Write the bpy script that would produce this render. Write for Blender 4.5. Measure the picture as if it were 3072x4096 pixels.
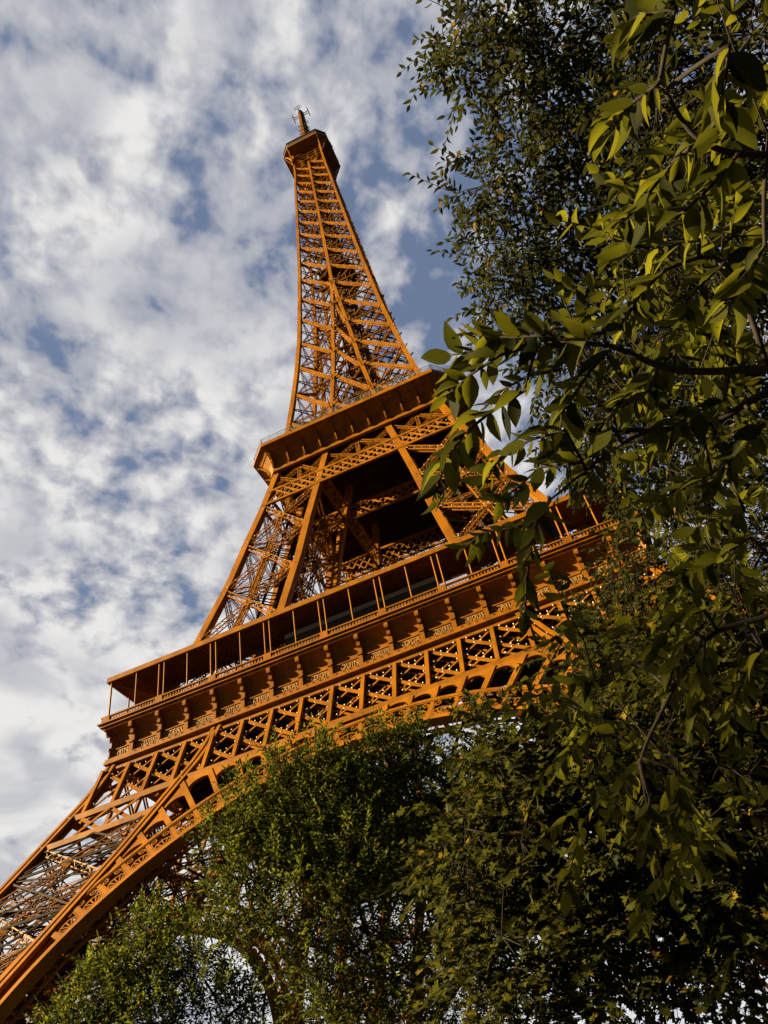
import bpy, math, random
import numpy as np
from mathutils import Vector, Matrix

random.seed(7); rng = np.random.default_rng(11)
for o in list(bpy.data.objects): bpy.data.objects.remove(o)
scene = bpy.context.scene
COL = scene.collection

# ------------------------------------------------------------------ camera
CAM = np.array([24.789, -107.299, 1.6])
YAW, PITCH, ROLL, FPX = 0.24604, 0.76625, -0.21966, 3177.3
PW, PH = 3072, 4096
_f = np.array([-math.sin(YAW)*math.cos(PITCH), math.cos(YAW)*math.cos(PITCH), math.sin(PITCH)])
_r = np.array([math.cos(YAW), math.sin(YAW), 0.0]); _u = np.cross(_r, _f)
CR = math.cos(ROLL)*_r + math.sin(ROLL)*_u
CU = -math.sin(ROLL)*_r + math.cos(ROLL)*_u
CF = _f
cam = bpy.data.cameras.new("camera"); camo = bpy.data.objects.new("camera", cam); COL.objects.link(camo)
M = Matrix(((CR[0], CU[0], -CF[0], CAM[0]), (CR[1], CU[1], -CF[1], CAM[1]), (CR[2], CU[2], -CF[2], CAM[2]), (0, 0, 0, 1)))
camo.matrix_world = M
cam.sensor_fit = 'VERTICAL'; cam.sensor_height = 36.0; cam.lens = FPX/PH*36.0
cam.clip_start = 0.05; cam.clip_end = 20000
scene.camera = camo
scene.render.resolution_x, scene.render.resolution_y = 768, 1024

# ------------------------------------------------------------------ sun, sky, exposure
SUN_EL, SUN_AZ = math.radians(20), math.radians(-180+67)      # azimuth from +y toward +x: behind and left of the camera
sd = Vector((math.cos(SUN_EL)*math.sin(SUN_AZ), math.cos(SUN_EL)*math.cos(SUN_AZ), math.sin(SUN_EL)))
sun = bpy.data.lights.new("sun", 'SUN'); sun.energy = 5.0; sun.angle = math.radians(0.53); sun.color = (1.0, 0.81, 0.46)
suno = bpy.data.objects.new("sun", sun); COL.objects.link(suno)
suno.rotation_euler = (-sd).to_track_quat('-Z', 'Y').to_euler(); suno.location = (0, 0, 400)
scene.view_settings.view_transform = 'Standard'; scene.view_settings.look = 'None'
scene.view_settings.gamma = 1.0; scene.view_settings.exposure = 2.35
scene.view_settings.use_curve_mapping = False

world = bpy.data.worlds.new("World"); scene.world = world; world.use_nodes = True
nt = world.node_tree; nt.nodes.clear()
def N(t, **k):
    n = nt.nodes.new(t)
    for a, b in k.items(): setattr(n, a, b)
    return n
def L(a, b): nt.links.new(a, b)
def math_(op, a, b=None, clamp=False):
    n = N('ShaderNodeMath', operation=op, use_clamp=clamp)
    for i, v in enumerate((a, b)):
        if v is None: continue
        if isinstance(v, (int, float)): n.inputs[i].default_value = v
        else: L(v, n.inputs[i])
    return n.outputs[0]
def ramp(v, lo, hi, a=0.0, b=1.0):
    n = N('ShaderNodeMapRange', interpolation_type='SMOOTHSTEP'); L(v, n.inputs[0])
    for i, x in enumerate((lo, hi, a, b)): n.inputs[i+1].default_value = x
    return n.outputs[0]
def world_sky():
    sky = N('ShaderNodeTexSky', sky_type='NISHITA', sun_disc=False)
    sky.sun_elevation = SUN_EL; sky.sun_rotation = SUN_AZ; sky.air_density = 1.0; sky.dust_density = 1.5; sky.ozone_density = 2.0
    tc = N('ShaderNodeTexCoord'); sep = N('ShaderNodeSeparateXYZ'); L(tc.outputs['Generated'], sep.inputs[0])
    X, Y, Z = sep.outputs
    zz = math_('MAXIMUM', math_('ADD', Z, 0.10), 0.06)
    u = math_('DIVIDE', X, zz); v = math_('DIVIDE', Y, zz)
    cmb = N('ShaderNodeCombineXYZ'); L(u, cmb.inputs[0]); L(v, cmb.inputs[1])
    mp = N('ShaderNodeMapping'); L(cmb.outputs[0], mp.inputs[0])
    mp.inputs['Rotation'].default_value = (0, 0, math.radians(35)); mp.inputs['Scale'].default_value = (1.0, 0.9, 1); mp.inputs['Location'].default_value = (3.1, 1.7, 0)
    def noise(scale, det, rough, dist=0.0, z=0.0):
        n = N('ShaderNodeTexNoise'); L(mp.outputs[0], n.inputs['Vector'])
        n.inputs['Scale'].default_value = scale; n.inputs['Detail'].default_value = det
        n.inputs['Roughness'].default_value = rough; n.inputs['Distortion'].default_value = dist
        return n.outputs['Fac']
    puffs = noise(18.5, 3.5, 0.50, 0.2); broad = noise(3.0, 2.0, 0.45, 0.3); fine = noise(32.0, 4.0, 0.55, 0.2)
    # thicker toward the west (low x), thinner overhead to the east
    west = ramp(math_('ADD', math_('MULTIPLY', u, -0.55), math_('MULTIPLY', v, 0.10)), -0.15, 0.6)
    low = ramp(Z, 0.75, 0.25)
    cov = math_('ADD', math_('MULTIPLY', puffs, 0.62), math_('MULTIPLY', broad, 0.55))
    cov = math_('ADD', cov, math_('MULTIPLY', math_('SUBTRACT', fine, 0.5), 0.24))
    cov = math_('ADD', cov, math_('MULTIPLY', west, 0.155))
    cov = math_('ADD', cov, math_('MULTIPLY', low, 0.05))
    cov = math_('SUBTRACT', cov, ramp(Y, 0.05, -0.45, 0.0, 0.45))
    mask = ramp(cov, 0.50, 0.62)
    shade = noise(5.5, 3.0, 0.5, 0.4, 0)
    dens = math_('MULTIPLY', ramp(cov, 0.57, 0.78), ramp(shade, 0.36, 0.60, 0.35, 1.0))
    blue = N('ShaderNodeMix', data_type='RGBA'); blue.inputs[0].default_value = 0.55
    L(sky.outputs[0], blue.inputs[6]); blue.inputs[7].default_value = (1.6, 2.05, 3.25, 1)
    cc = N('ShaderNodeMix', data_type='RGBA'); L(dens, cc.inputs[0])
    cc.inputs[6].default_value = (3.0, 3.15, 3.7, 1); cc.inputs[7].default_value = (6.5, 6.4, 6.3, 1)
    mx = N('ShaderNodeMix', data_type='RGBA'); L(mask, mx.inputs[0]); L(blue.outputs[2], mx.inputs[6]); L(cc.outputs[2], mx.inputs[7])
    hz = N('ShaderNodeMix', data_type='RGBA'); L(math_('MULTIPLY', ramp(Z, 0.30, 0.08, 0, 0.80), ramp(Y, -0.35, 0.15, 0.05, 1.0)), hz.inputs[0]); L(mx.outputs[2], hz.inputs[6]); hz.inputs[7].default_value = (6.2, 6.35, 6.7, 1)
    mulc = N('ShaderNodeCombineXYZ'); gb = ramp(Y, -0.5, 0.1, 0.15, 0.50)
    for i in range(3): L(gb, mulc.inputs[i])
    dim = N('ShaderNodeMix', data_type='RGBA', blend_type='MULTIPLY'); dim.inputs[0].default_value = 1; L(hz.outputs[2], dim.inputs[6]); L(mulc.outputs[0], dim.inputs[7])
    bg = N('ShaderNodeBackground'); bg.inputs['Strength'].default_value = 0.05; L(dim.outputs[2], bg.inputs['Color'])
    out = N('ShaderNodeOutputWorld'); L(bg.outputs[0], out.inputs[0])
world_sky()

# ------------------------------------------------------------------ helpers
def ray(x, y):
    d = CF + CR*(x-PW/2)/FPX - CU*(y-PH/2)/FPX
    return d/np.linalg.norm(d)
def at(x, y, dist): return CAM + ray(x, y)*dist          # where a crown clump really stands
def unit(v):
    v = np.asarray(v, float); return v/max(np.linalg.norm(v), 1e-9)

class MB:
    """collects boxes, sweeps and raw polygons; build() links them as ONE mesh object"""
    def __init__(s): s.beams = []; s.V = []; s.F = []; s.n = 0
    def box(s, p0, p1, w, h=None, up=(0, 0, 1)):
        s.beams.append((*p0, *p1, w, w if h is None else h, *up)); return s
    def raw(s, verts, faces):
        s.V += [tuple(v) for v in verts]; s.F += [tuple(i+s.n for i in f) for f in faces]; s.n += len(verts); return s
    def cuboid(s, x0, x1, y0, y1, z0, z1):
        v = [(x, y, z) for z in (z0, z1) for y in (y0, y1) for x in (x0, x1)]
        return s.raw(v, [(0, 2, 3, 1), (4, 5, 7, 6), (0, 1, 5, 4), (2, 6, 7, 3), (0, 4, 6, 2), (1, 3, 7, 5)])
    def sweep(s, rings, close=True, caps=True):
        n = len(rings[0]); v = [p for r in rings for p in r]; f = []
        for i in range(len(rings)-1):
            for j in range(n if close else n-1):
                k = (j+1) % n
                f.append((i*n+j, i*n+k, (i+1)*n+k, (i+1)*n+j))
        if caps and close: f.append(tuple(range(n))[::-1]); f.append(tuple((len(rings)-1)*n+j for j in range(n)))
        return s.raw(v, f)
    def prism_x(s, prof, x0, x1):                       # (y,z) outline pushed along x
        n = len(prof)
        v = [(x0, y, z) for y, z in prof]+[(x1, y, z) for y, z in prof]
        return s.raw(v, [tuple(range(n)), tuple(range(2*n-1, n-1, -1))]+[(i, i+n, (i+1) % n+n, (i+1) % n) for i in range(n)])
    def mitre(s, prof):                                  # (y,z) outline along one side, cut at 45 degrees at the tower's corners
        n = len(prof)
        v = [(y, y, z) for y, z in prof]+[(-y, y, z) for y, z in prof]
        return s.raw(v, [tuple(range(n)), tuple(range(2*n-1, n-1, -1))]+[(i, i+n, (i+1) % n+n, (i+1) % n) for i in range(n)])
    def bar4(s, y0, y1, z0, z1): return s.mitre([(y0, z0), (y0, z1), (y1, z1), (y1, z0)])
    def tube(s, pts, rad, n=6):
        pts = [np.asarray(p, float) for p in pts]; rings = []
        for i, p in enumerate(pts):
            a = unit(pts[min(i+1, len(pts)-1)]-pts[max(i-1, 0)])
            b = np.cross(a, (0.13, 0.31, 1.0) if abs(a[2]) < .9 else (1, .1, 0)); b = unit(b); c = np.cross(a, b)
            rr = rad[i] if hasattr(rad, '__len__') else rad
            rings.append([tuple(p+rr*(math.cos(t)*b+math.sin(t)*c)) for t in np.linspace(0, 2*math.pi, n, endpoint=False)])
        return s.sweep(rings)
    def girder(s, p0, p1, nrm, wid, dep, pitch, fl=0.13, zz=0.07, sides=True):
        """lattice box girder: four flanges and zigzag bars on its faces"""
        p0 = np.asarray(p0, float); p1 = np.asarray(p1, float); a = p1-p0; ln = np.linalg.norm(a); a = a/ln
        nrm = unit(np.asarray(nrm, float)-a*np.dot(nrm, a)); t = np.cross(a, nrm)
        k = max(2, int(round(ln/pitch)))
        cs = {}
        for i in (-1, 1):
            for j in (0, 1):
                o = t*i*(wid-fl)/2-nrm*j*(dep-fl)-nrm*fl/2
                cs[(i, j)] = o; s.box(p0+o, p1+o, fl, fl*.6 if False else fl, nrm)
        def zig(o0, o1, up):
            for q in range(k):
                A, B = (o0, o1) if q % 2 == 0 else (o1, o0)
                s.box(p0+a*ln*q/k+A, p0+a*ln*(q+1)/k+B, zz, zz*.5, up)
        zig(cs[(-1, 0)], cs[(1, 0)], nrm)
        if sides:
            zig(cs[(1, 1)], cs[(-1, 1)], nrm); zig(cs[(-1, 0)], cs[(-1, 1)], t); zig(cs[(1, 0)], cs[(1, 1)], t)
    def build(s, name, mat, parent=None, smooth=False):
        V = np.array(s.V, float).reshape(-1, 3); F = list(s.F)
        me = bpy.data.meshes.new(name)
        if s.beams:
            B = np.array(s.beams, float); p0 = B[:, :3]; p1 = B[:, 3:6]; w = B[:, 6:7]; h = B[:, 7:8]; up = B[:, 8:11]
            a = p1-p0; a /= np.linalg.norm(a, axis=1, keepdims=True)
            bad = np.abs((a*up).sum(1))/np.linalg.norm(up, axis=1) > .99; up[bad] = (0.8, .6, 0)
            sx = np.cross(a, up); sx /= np.linalg.norm(sx, axis=1, keepdims=True); sy = np.cross(sx, a)
            c = [(-1, -1), (1, -1), (1, 1), (-1, 1)]
            vs = np.stack([p+sx*w*i/2+sy*h*j/2 for p in (p0, p1) for i, j in c], 1)
            b0 = len(V)+np.arange(len(B))*8
            q = np.array([(0, 1, 2, 3), (7, 6, 5, 4), (0, 4, 5, 1), (1, 5, 6, 2), (2, 6, 7, 3), (3, 7, 4, 0)])
            qf = (b0[:, None, None]+q[None]).reshape(-1, 4)
            V = np.concatenate([V, vs.reshape(-1, 3)])
        else: qf = np.zeros((0, 4), int)
        lt = np.concatenate([np.array([len(f) for f in F], int), np.full(len(qf), 4, int)])
        li = np.concatenate([np.array([i for f in F for i in f], int), qf.ravel()])
        return mesh_obj(name, V, li, lt, mat, parent, smooth)
def mesh_obj(name, V, li, lt, mat, parent=None, smooth=False):
    me = bpy.data.meshes.new(name)
    me.vertices.add(len(V)); me.vertices.foreach_set('co', np.ascontiguousarray(V, np.float32).ravel())
    me.loops.add(len(li)); me.loops.foreach_set('vertex_index', np.ascontiguousarray(li, np.int32))
    me.polygons.add(len(lt)); st = np.concatenate([[0], np.cumsum(lt)[:-1]])
    me.polygons.foreach_set('loop_start', np.ascontiguousarray(st, np.int32)); me.polygons.foreach_set('loop_total', np.ascontiguousarray(lt, np.int32))
    me.update(calc_edges=True); me.validate()
    me.polygons.foreach_set('use_smooth', np.full(len(lt), smooth))
    if mat: me.materials.append(mat)
    o = bpy.data.objects.new(name, me); COL.objects.link(o)
    if parent: o.parent = parent
    return o
def empty(name, loc=(0, 0, 0), parent=None):
    o = bpy.data.objects.new(name, None); COL.objects.link(o); o.location = loc; o.empty_display_size = .2
    if parent: o.parent = parent
    return o
def tag(o, label=None, cat=None, group=None, kind=None):
    for k, v in (('label', label), ('category', cat), ('group', group), ('kind', kind)):
        if v: o[k] = v
    return o
def copy_tree(o, parent, rz=0.0, off=None):
    c = o.copy(); COL.objects.link(c); c.parent = parent
    if rz: c.rotation_euler = (0, 0, rz)
    for ch in list(o.children): copy_tree(ch, c)
    return c
def four(o, parent):                                     # the three other sides of the square tower
    for k in (1, 2, 3): copy_tree(o, parent, k*math.pi/2)

# ------------------------------------------------------------------ materials
def mat(name, col, rough=.5, spec=.3, var=.0, vscale=1.0, metal=0.0, streak=False):
    m = bpy.data.materials.new(name); m.use_nodes = True; t = m.node_tree; b = t.nodes['Principled BSDF']
    b.inputs['Roughness'].default_value = rough; b.inputs['Specular IOR Level'].default_value = spec; b.inputs['Metallic'].default_value = metal
    b.inputs['Base Color'].default_value = (*col, 1)
    if var:
        n = t.nodes.new('ShaderNodeTexNoise'); n.inputs['Scale'].default_value = vscale; n.inputs['Detail'].default_value = 5; n.inputs['Roughness'].default_value = .65
        tc = t.nodes.new('ShaderNodeTexCoord'); mp = t.nodes.new('ShaderNodeMapping'); t.links.new(tc.outputs['Object'], mp.inputs[0]); t.links.new(mp.outputs[0], n.inputs['Vector'])
        if streak: mp.inputs['Scale'].default_value = (1, 1, .25)
        r = t.nodes.new('ShaderNodeValToRGB'); r.color_ramp.elements[0].position = .32; r.color_ramp.elements[1].position = .68
        r.color_ramp.elements[0].color = (*[c*(1-var) for c in col], 1); r.color_ramp.elements[1].color = (*[min(1, c*(1+var*.6)) for c in col], 1)
        t.links.new(n.outputs['Fac'], r.inputs[0]); t.links.new(r.outputs[0], b.inputs['Base Color'])
    return m
IRON = mat('painted_iron', (.180, .064, .0022), .55, .08, .38, .55, streak=True)
BROWN_AND_SHADED = mat('brown_and_shaded_iron', (.07, .028, .007), .7, .05, .3, .8)  # shade painted into lift shaft, landing, inner frames; mast and kiosk plain brown
SHADED_IRON = mat('shaded_iron', (.028, .016, .008), .75, .04, .3, .8)  # same iron, darkened: shade of ceilings, floors and inner braces put into colour
DARK = mat('dark_roof_metal', (.045, .03, .02), .5, .3, .3, 1.2)
GOLD = mat('gilded_letter', (.24, .16, .075), .35, .5)
WHITE = mat('lamp_glass', (.7, .66, .58), .15, .6)
STEEL = mat('bare_steel', (.16, .155, .15), .4, .5, .2, 2)
GLASS = mat('grey_glass', (.035, .033, .03), .25, .3)
PALE = mat('pale_glass_rail', (.20, .19, .18), .3, .3)
STONE = mat('pier_stone', (.36, .32, .26), .85, .2, .3, .6)
BARK = mat('tree_bark', (.022, .017, .012), .9, .1, .4, 9)
GRASS = mat('grass', (.014, .022, .007), .95, .1, .4, .2)
GRAVEL = mat('gravel', (.032, .028, .024), .95, .1, .3, .8)

# ------------------------------------------------------------------ ground
g = MB(); g.raw([(-3000, -3000, -.35), (3000, -3000, -.35), (3000, 3000, -.35), (-3000, 3000, -.35)], [(0, 1, 2, 3)])
tag(g.build('ground', GRASS), kind='structure')
g = MB(); g.raw([(-75, -75, -.32), (75, -75, -.32), (75, 75, -.32), (-75, 75, -.32)], [(0, 1, 2, 3)])
tag(g.build('esplanade', GRAVEL), kind='structure')
g = MB(); g.raw([(17, -116, -.316), (33, -116, -.316), (33, -75, -.316), (17, -75, -.316)], [(0, 1, 2, 3)])
tag(g.build('path', GRAVEL), kind='structure')

# ------------------------------------------------------------------ the iron tower
PZ = [0, 37.4, 44.9, 47.2, 49.2, 50.5, 51.6, 53, 57, 71.6, 83.4, 92.9, 102, 107.3, 111.7, 125, 135, 147, 160, 172, 193, 209, 233, 248, 257, 268, 330]
PWD = [62, 41, 37.1, 35.9, 35.0, 34.5, 34.15, 33.6, 31.9, 27.0, 23.6, 21.3, 19, 17.8, 16.8, 14.6, 13.3, 11.95, 10.75, 9.95, 8.65, 7.85, 6.75, 6.1, 5.6, 5.3, 5]
DZ = [0, 57, 71, 81, 92, 102, 110.5, 125, 138, 155, 170, 180]
DD = [24, 15.0, 14.1, 12.9, 11.9, 11.1, 10.7, 9.96, 9.7, 9.15, 9.2, 9.35]
DZ[0], DD[0] = 0, 15.3
def wz(z): return float(np.interp(z, PZ, PWD))
def vz(z): return wz(z)-float(np.interp(z, DZ, DD))
def fp(x, z, off=0.0): return np.array([x, -wz(z)-off, z])     # a point on the front face
S = 3.863
tower = empty('lattice_tower')
tag(tower, 'tall orange brown iron lattice tower with three galleries rising behind the trees', 'tower')

def chord(mb, fx, fy, zs, t, sx, sy, groove=0.0):
    """box column whose outer corner follows (fx(z), fy(z)); sx, sy point toward its inside"""
    rings = []
    for z in zs:
        x, y = fx(z), fy(z)
        tt = t(z) if callable(t) else t
        if groove:
            gq = groove; a, b = tt*.36, tt*.64
            pts = [(0, 0), (a, 0), (a, gq), (b, gq), (b, 0), (tt, 0), (tt, a), (tt-gq, a), (tt-gq, b), (tt, b), (tt, tt), (b, tt), (b, tt-gq), (a, tt-gq), (a, tt), (0, tt), (0, b), (gq, b), (gq, a), (0, a)]
        else: pts = [(0, 0), (tt, 0), (tt, tt), (0, tt)]
        if sx*sy < 0: pts = pts[::-1]
        rings.append([(x+sx*p, y+sy*q, z) for p, q in pts])
    mb.sweep(rings)

def leg_section(name, zs_nodes, zs, t, gw, gd, pitch, groove, mids=True, hor=True, fl=.13, zzw=.07, proud=0.0, minor=True):
    """the leg at (-,-): bracing mesh that carries its four corner columns"""
    b = MB()
    def faces(z):                                        # four corner points of the leg at height z
        w, v = wz(z), vz(z); return (-w, -w), (-v, -w), (-v, -v), (-w, -v)
    for i in range(4):
        nrm = [(0, -1, 0), (1, 0, 0), (0, 1, 0), (-1, 0, 0)][i]
        prevc = None
        for z0, z1 in zip(zs_nodes[:-1], zs_nodes[1:]):
            a0, a1 = faces(z0)[i], faces(z0)[(i+1) % 4]; b0, b1 = faces(z1)[i], faces(z1)[(i+1) % 4]
            tt = t(z0) if callable(t) else t
            def P(q, z, other):
                d = unit(np.array(other)-np.array(q)); q = np.array(q)+d*tt*.5; return np.array([q[0], q[1], z])-np.array(nrm)*.12
            A0, A1, B0, B1 = P(a0, z0, a1), P(a1, z0, a0), P(b0, z1, b1), P(b1, z1, b0)
            b.girder(A0, B1, nrm, gw, gd, pitch, fl, zzw)
            off = -np.array(nrm)*.02
            b.girder(A1+off, B0+off, nrm, gw, gd, pitch, fl, zzw)
            c = (A0+B1+A1+B0)/4
            ax = unit((B0+B1)-(A0+A1)); tx = unit(A1-A0)
            for o in (0.05,):                            # gusset plate
                cc = c+np.array(nrm)*o; b.box(cc-ax*gw*.75, cc+ax*gw*.75, gw*1.3, .06, nrm)
            for q in (A0, A1, B0, B1):
                b.box(q-ax*gw+np.array(nrm)*.03, q+ax*gw+np.array(nrm)*.03, gw*.9, .06, nrm)
            if hor: b.girder(A0-np.array(nrm)*.3, A1-np.array(nrm)*.3, nrm, gw*.6, gd*.6, pitch, fl*.6, zzw*.8, sides=False)
            if mids:
                if prevc is not None: b.girder(prevc, c, nrm, gw, gd*.8, pitch, fl, zzw)
                prevc = c
    # bars that tie the four columns across the inside, at each node and between
    bf, b = b, MB()
    for z in zs_nodes:
        q = faces(z)
        for i in (0, 1): b.box((*q[i], z), (*q[i+2], z), .12, .16)
    for z0, z1 in zip(zs_nodes[:-1], zs_nodes[1:]):
        zm = (z0+z1)/2; q = faces(zm); q0 = faces(z0); q1 = faces(z1)
        m = [((q[i][0]+q[(i+1) % 4][0])/2, (q[i][1]+q[(i+1) % 4][1])/2, zm) for i in range(4)]
        for i in range(4):
            b.box(m[i], m[(i+1) % 4], .16, .2)
            e0 = [((q0[i][0]+q0[(i+1) % 4][0])/2, (q0[i][1]+q0[(i+1) % 4][1])/2, z0), ((q1[i][0]+q1[(i+1) % 4][0])/2, (q1[i][1]+q1[(i+1) % 4][1])/2, z1)]
            L0, L1 = (*q[i], zm), (*q[(i+1) % 4], zm)
            if not minor: continue
            for p_ in (L0, L1):
                for e_ in e0: b.box(p_, e_, .15, .2)
            b.box(L0, L1, .18, .25); b.box((*q0[i], z0), (*q[(i+1) % 4], zm), .1, .12); b.box((*q0[(i+1) % 4], z0), (*q[i], zm), .1, .12); b.box(L0, (*q1[(i+1) % 4], z1), .1, .12); b.box(L1, (*q1[i], z1), .1, .12)
        for i in range(4): b.box(m[i], (*q0[(i+2) % 4], z0), .13, .13); b.box(m[i], (*q1[(i+3) % 4], z1), .13, .13)
        # inclined lift track and stair flights in the leg
        c0 = np.mean(q0, 0); c1 = np.mean(q1, 0)
        for dx, dy in ((-1.5, -1.5), (1.5, -1.5), (1.5, 1.5), (-1.5, 1.5)):
            b.box((c0[0]+dx, c0[1]+dy, z0), (c1[0]+dx, c1[1]+dy, z1), .3, .45)
        nn = 7
        for k in range(nn):
            f0, f1 = k/nn, (k+1)/nn; e0 = c0*(1-f0)+c1*f0; e1 = c0*(1-f1)+c1*f1
            za_, zb_ = z0+(z1-z0)*f0, z0+(z1-z0)*f1; sg = 1 if k % 2 else -1
            b.box((e0[0]+sg*2.4, e0[1]+2.3, za_), (e1[0]-sg*2.4, e1[1]+2.3, zb_), .5, .12)
            b.box((e0[0]+2.3, e0[1]+sg*2.4, za_), (e1[0]+2.3, e1[1]-sg*2.4, zb_), .12, .9)
    leg = bf.build(name, IRON, tower); b.build('inner_braces', SHADED_IRON, leg)
    o_ = lambda z: -wz(z)-proud; i_ = lambda z: -vz(z)+th(t, z)/2
    for (fx, fy, sx, sy) in ((o_, o_, 1, 1), (i_, o_, -1, 1), (i_, i_, -1, -1), (o_, i_, 1, -1)):
        m = MB(); chord(m, fx, fy, zs, t, sx, sy, groove); m.build('column', IRON, leg)
    return leg
def th(t, z): return t(z) if callable(t) else t

low = leg_section('lower_leg', [2, 8.8, 15.5, 22.2, 28.8, 35.2, 41.4], [-.1, 12, 25, 37.4, 44.9, 47.2, 49.2, 50.5, 51.6, 52.2], 1.3, .72, .7, .8, .28, proud=.3, fl=.11)
for x, y in ((-62, -62), (-46.7, -62), (-46.7, -46.7), (-62, -46.7)):
    m = MB(); m.sweep([[(x-s+.5, y-s+.5, z), (x+s+.5, y-s+.5, z), (x+s+.5, y+s+.5, z), (x-s+.5, y+s+.5, z)] for s, z in ((3.2, -.4), (3.2, 1.2), (2.9, 1.4), (2.0, 2.6))])
    m.build('masonry_footing', STONE, low)
four(low, tower)
up = leg_section('upper_leg', [60.5, 71, 81.4, 91.7, 101.7], [52.6, 57, 71.6, 83.4, 92.9, 102, 107.3, 111.6], 1.2, .85, .8, .78, 0.0, minor=False)
four(up, tower)

# --- shaft above the second gallery
TS = lambda z: float(np.interp(z, [112, 150, 180, 275], [1.0, .9, .85, .62]))
NODES = [117, 127.6, 137.9, 148.5, 158.6, 169.4, 179.5, 189.2, 198.9, 207.6, 216.4, 224.4, 231.9, 239.2, 246.4, 252.7, 258.8, 264.2]
b = MB()
zs_sh = [111.7, 116, 121, 125, 130, 135, 141, 147, 153, 160, 166, 172, 180, 193, 209, 221, 233, 248, 257, 268, 275.2]
for i, z0 in enumerate(NODES[:-1]):
    z1 = NODES[i+1]; w0, w1 = wz(z0), wz(z1); gw = float(np.interp(z0, [117, 180, 265], [.72, .62, .42])); pi = gw*.95
    split = z1 <= 180
    cols0 = [-w0, -vz(z0), vz(z0), w0] if split else [-w0, 0, w0]
    cols1 = [-w1, -max(vz(z1), 0), max(vz(z1), 0), w1] if split else [-w1, 0, w1]
    for j in range(len(cols0)-1):
        x0, x1, X0, X1 = cols0[j], cols0[j+1], cols1[j], cols1[j+1]
        if x1-x0 < .8: continue
        ins = TS(z0)*.5
        x0, x1, X0, X1 = x0+ins, x1-ins, X0+ins, X1-ins
        b.girder(fp(x1, z0, -.15), fp(X0, z1, -.15), (0, -1, 0), gw, gw*.9, pi, .15, .10, sides=z0 < 160)
        b.box(fp(x1, z0, -.19), fp(X0, z1, -.19), gw*.5, .04, (0, -1, 0))
        b.girder(fp(x0, z0, -.85), fp(X1, z1, -.85), (0, -1, 0), gw*.42, gw*.4, pi*1.3, .07, .035, sides=False) if X1-X0 > .5 else None
        b.girder(fp(x0, z0, -.5), fp(x1, z0, -.5), (0, -1, 0), gw*.5, gw*.5, pi, .08, .05, sides=False)
        for q in ((x0+gw*.25, z0), (x1-gw*.25, z0)): b.box(fp(q[0], q[1]-gw*.75, -.05), fp(q[0], q[1]+gw*.75, -.05), gw*1.1, .05, (0, -1, 0))
    # inner faces of the four legs, and frames across
    if split:
        for sgn in (-1, 1):
            for (xa, xb) in ((-w0, -vz(z0)), (w0, vz(z0))):
                b.box((xa, -vz(z0), z0), (xb, -max(vz(z1), .1), z1), .16, .3); b.box((xb, -vz(z0), z0), (xa, -max(vz(z1), .1), z1), .16, .3)
            break
side = b.build('shaft_bracing', IRON, tower)
b = MB()
for i, z0 in enumerate(NODES[:-1]):
    z1 = NODES[i+1]; w0, w1 = wz(z0), wz(z1)
    b.box(fp(-w0, z0, -.6), (0, 0, z0), .2, .28); b.box(fp(0, z0, -.6), (w0, 0, z0), .16, .24); b.box(fp(0, z0, -.6), (-w0, 0, z0), .16, .24)
    zm = (z0+z1)/2; wm = wz(zm)
    b.box((-wm, -wm, zm), (0, -2.2, zm), .14, .2); b.box((wm, -wm, zm), (0, -2.2, zm), .14, .2)
b.box((0, -.1, 117), (0, -.1, 264.2), .3, .3, (0, 1, 0)); [b.box((-2.2, -2.2, (p+q)/2), (0, -.1, (p+q)/2), .12, .12) for p, q in zip(NODES[:-1], NODES[1:])]; [b.box((0, -2.2, (p+q)/2), (0, -.1, (p+q)/2), .12, .12) for p, q in zip(NODES[:-1], NODES[1:])]
b.build('inner_frames', BROWN_AND_SHADED, side)
m = MB(); chord(m, lambda z: -wz(z), lambda z: -wz(z), zs_sh, TS, 1, 1); m.build('corner_column', IRON, side)
for sg in (-1, 1):
    m = MB(); zz_ = [z for z in zs_sh if z < 180]+[179.9]
    m.sweep([[(sg*vz(z)-.42, -wz(z)-.02, z), (sg*vz(z)+.42, -wz(z)-.02, z), (sg*vz(z)+.42, -wz(z)+.8, z), (sg*vz(z)-.42, -wz(z)+.8, z)] for z in zz_]); m.build('inner_column', IRON, side)
m = MB(); m.sweep([[(-TS(z)*.5, -wz(z)-.03, z), (TS(z)*.5, -wz(z)-.03, z), (TS(z)*.5, -wz(z)+.6, z), (-TS(z)*.5, -wz(z)+.6, z)] for z in (178.5, 193, 209, 221, 233, 248, 257, 264.2)]); m.build('middle_column', IRON, side)
four(side, tower)

# lift shaft and stairs up the middle
b = MB()
for z0 in np.arange(116.5, 273, 3.0):
    r = 2.3 if z0 < 200 else 1.9
    for k in range(4):
        a, c = [(-r, -r), (r, -r), (r, r), (-r, r)][k], [(r, -r), (r, r), (-r, r), (-r, -r)][k]
        b.box((*a, z0), (*a, z0+3), .3, .3); b.box((*a, z0), (*c, z0+3), .14, .14); b.box((*c, z0), (*a, z0+3), .14, .14); b.box((*a, z0), (*c, z0), .2, .25)
    b.box((-r, -.3, z0), (r, .3, z0+1.5), .9, .1); b.box((r, .3, z0+1.5), (-r, -.3, z0+3), .9, .1)
    b.box((-.7, -r, z0), (.7, -r, z0+3), .1, .8)
b.build('lift_shaft', BROWN_AND_SHADED, tower)
b = MB()
for z, r in ((196.0, 4.6),):
    b.cuboid(-r, r, -r, r, z, z+.35)
b.build('landing', BROWN_AND_SHADED, tower)

FN = (0, -.883, .469)
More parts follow.
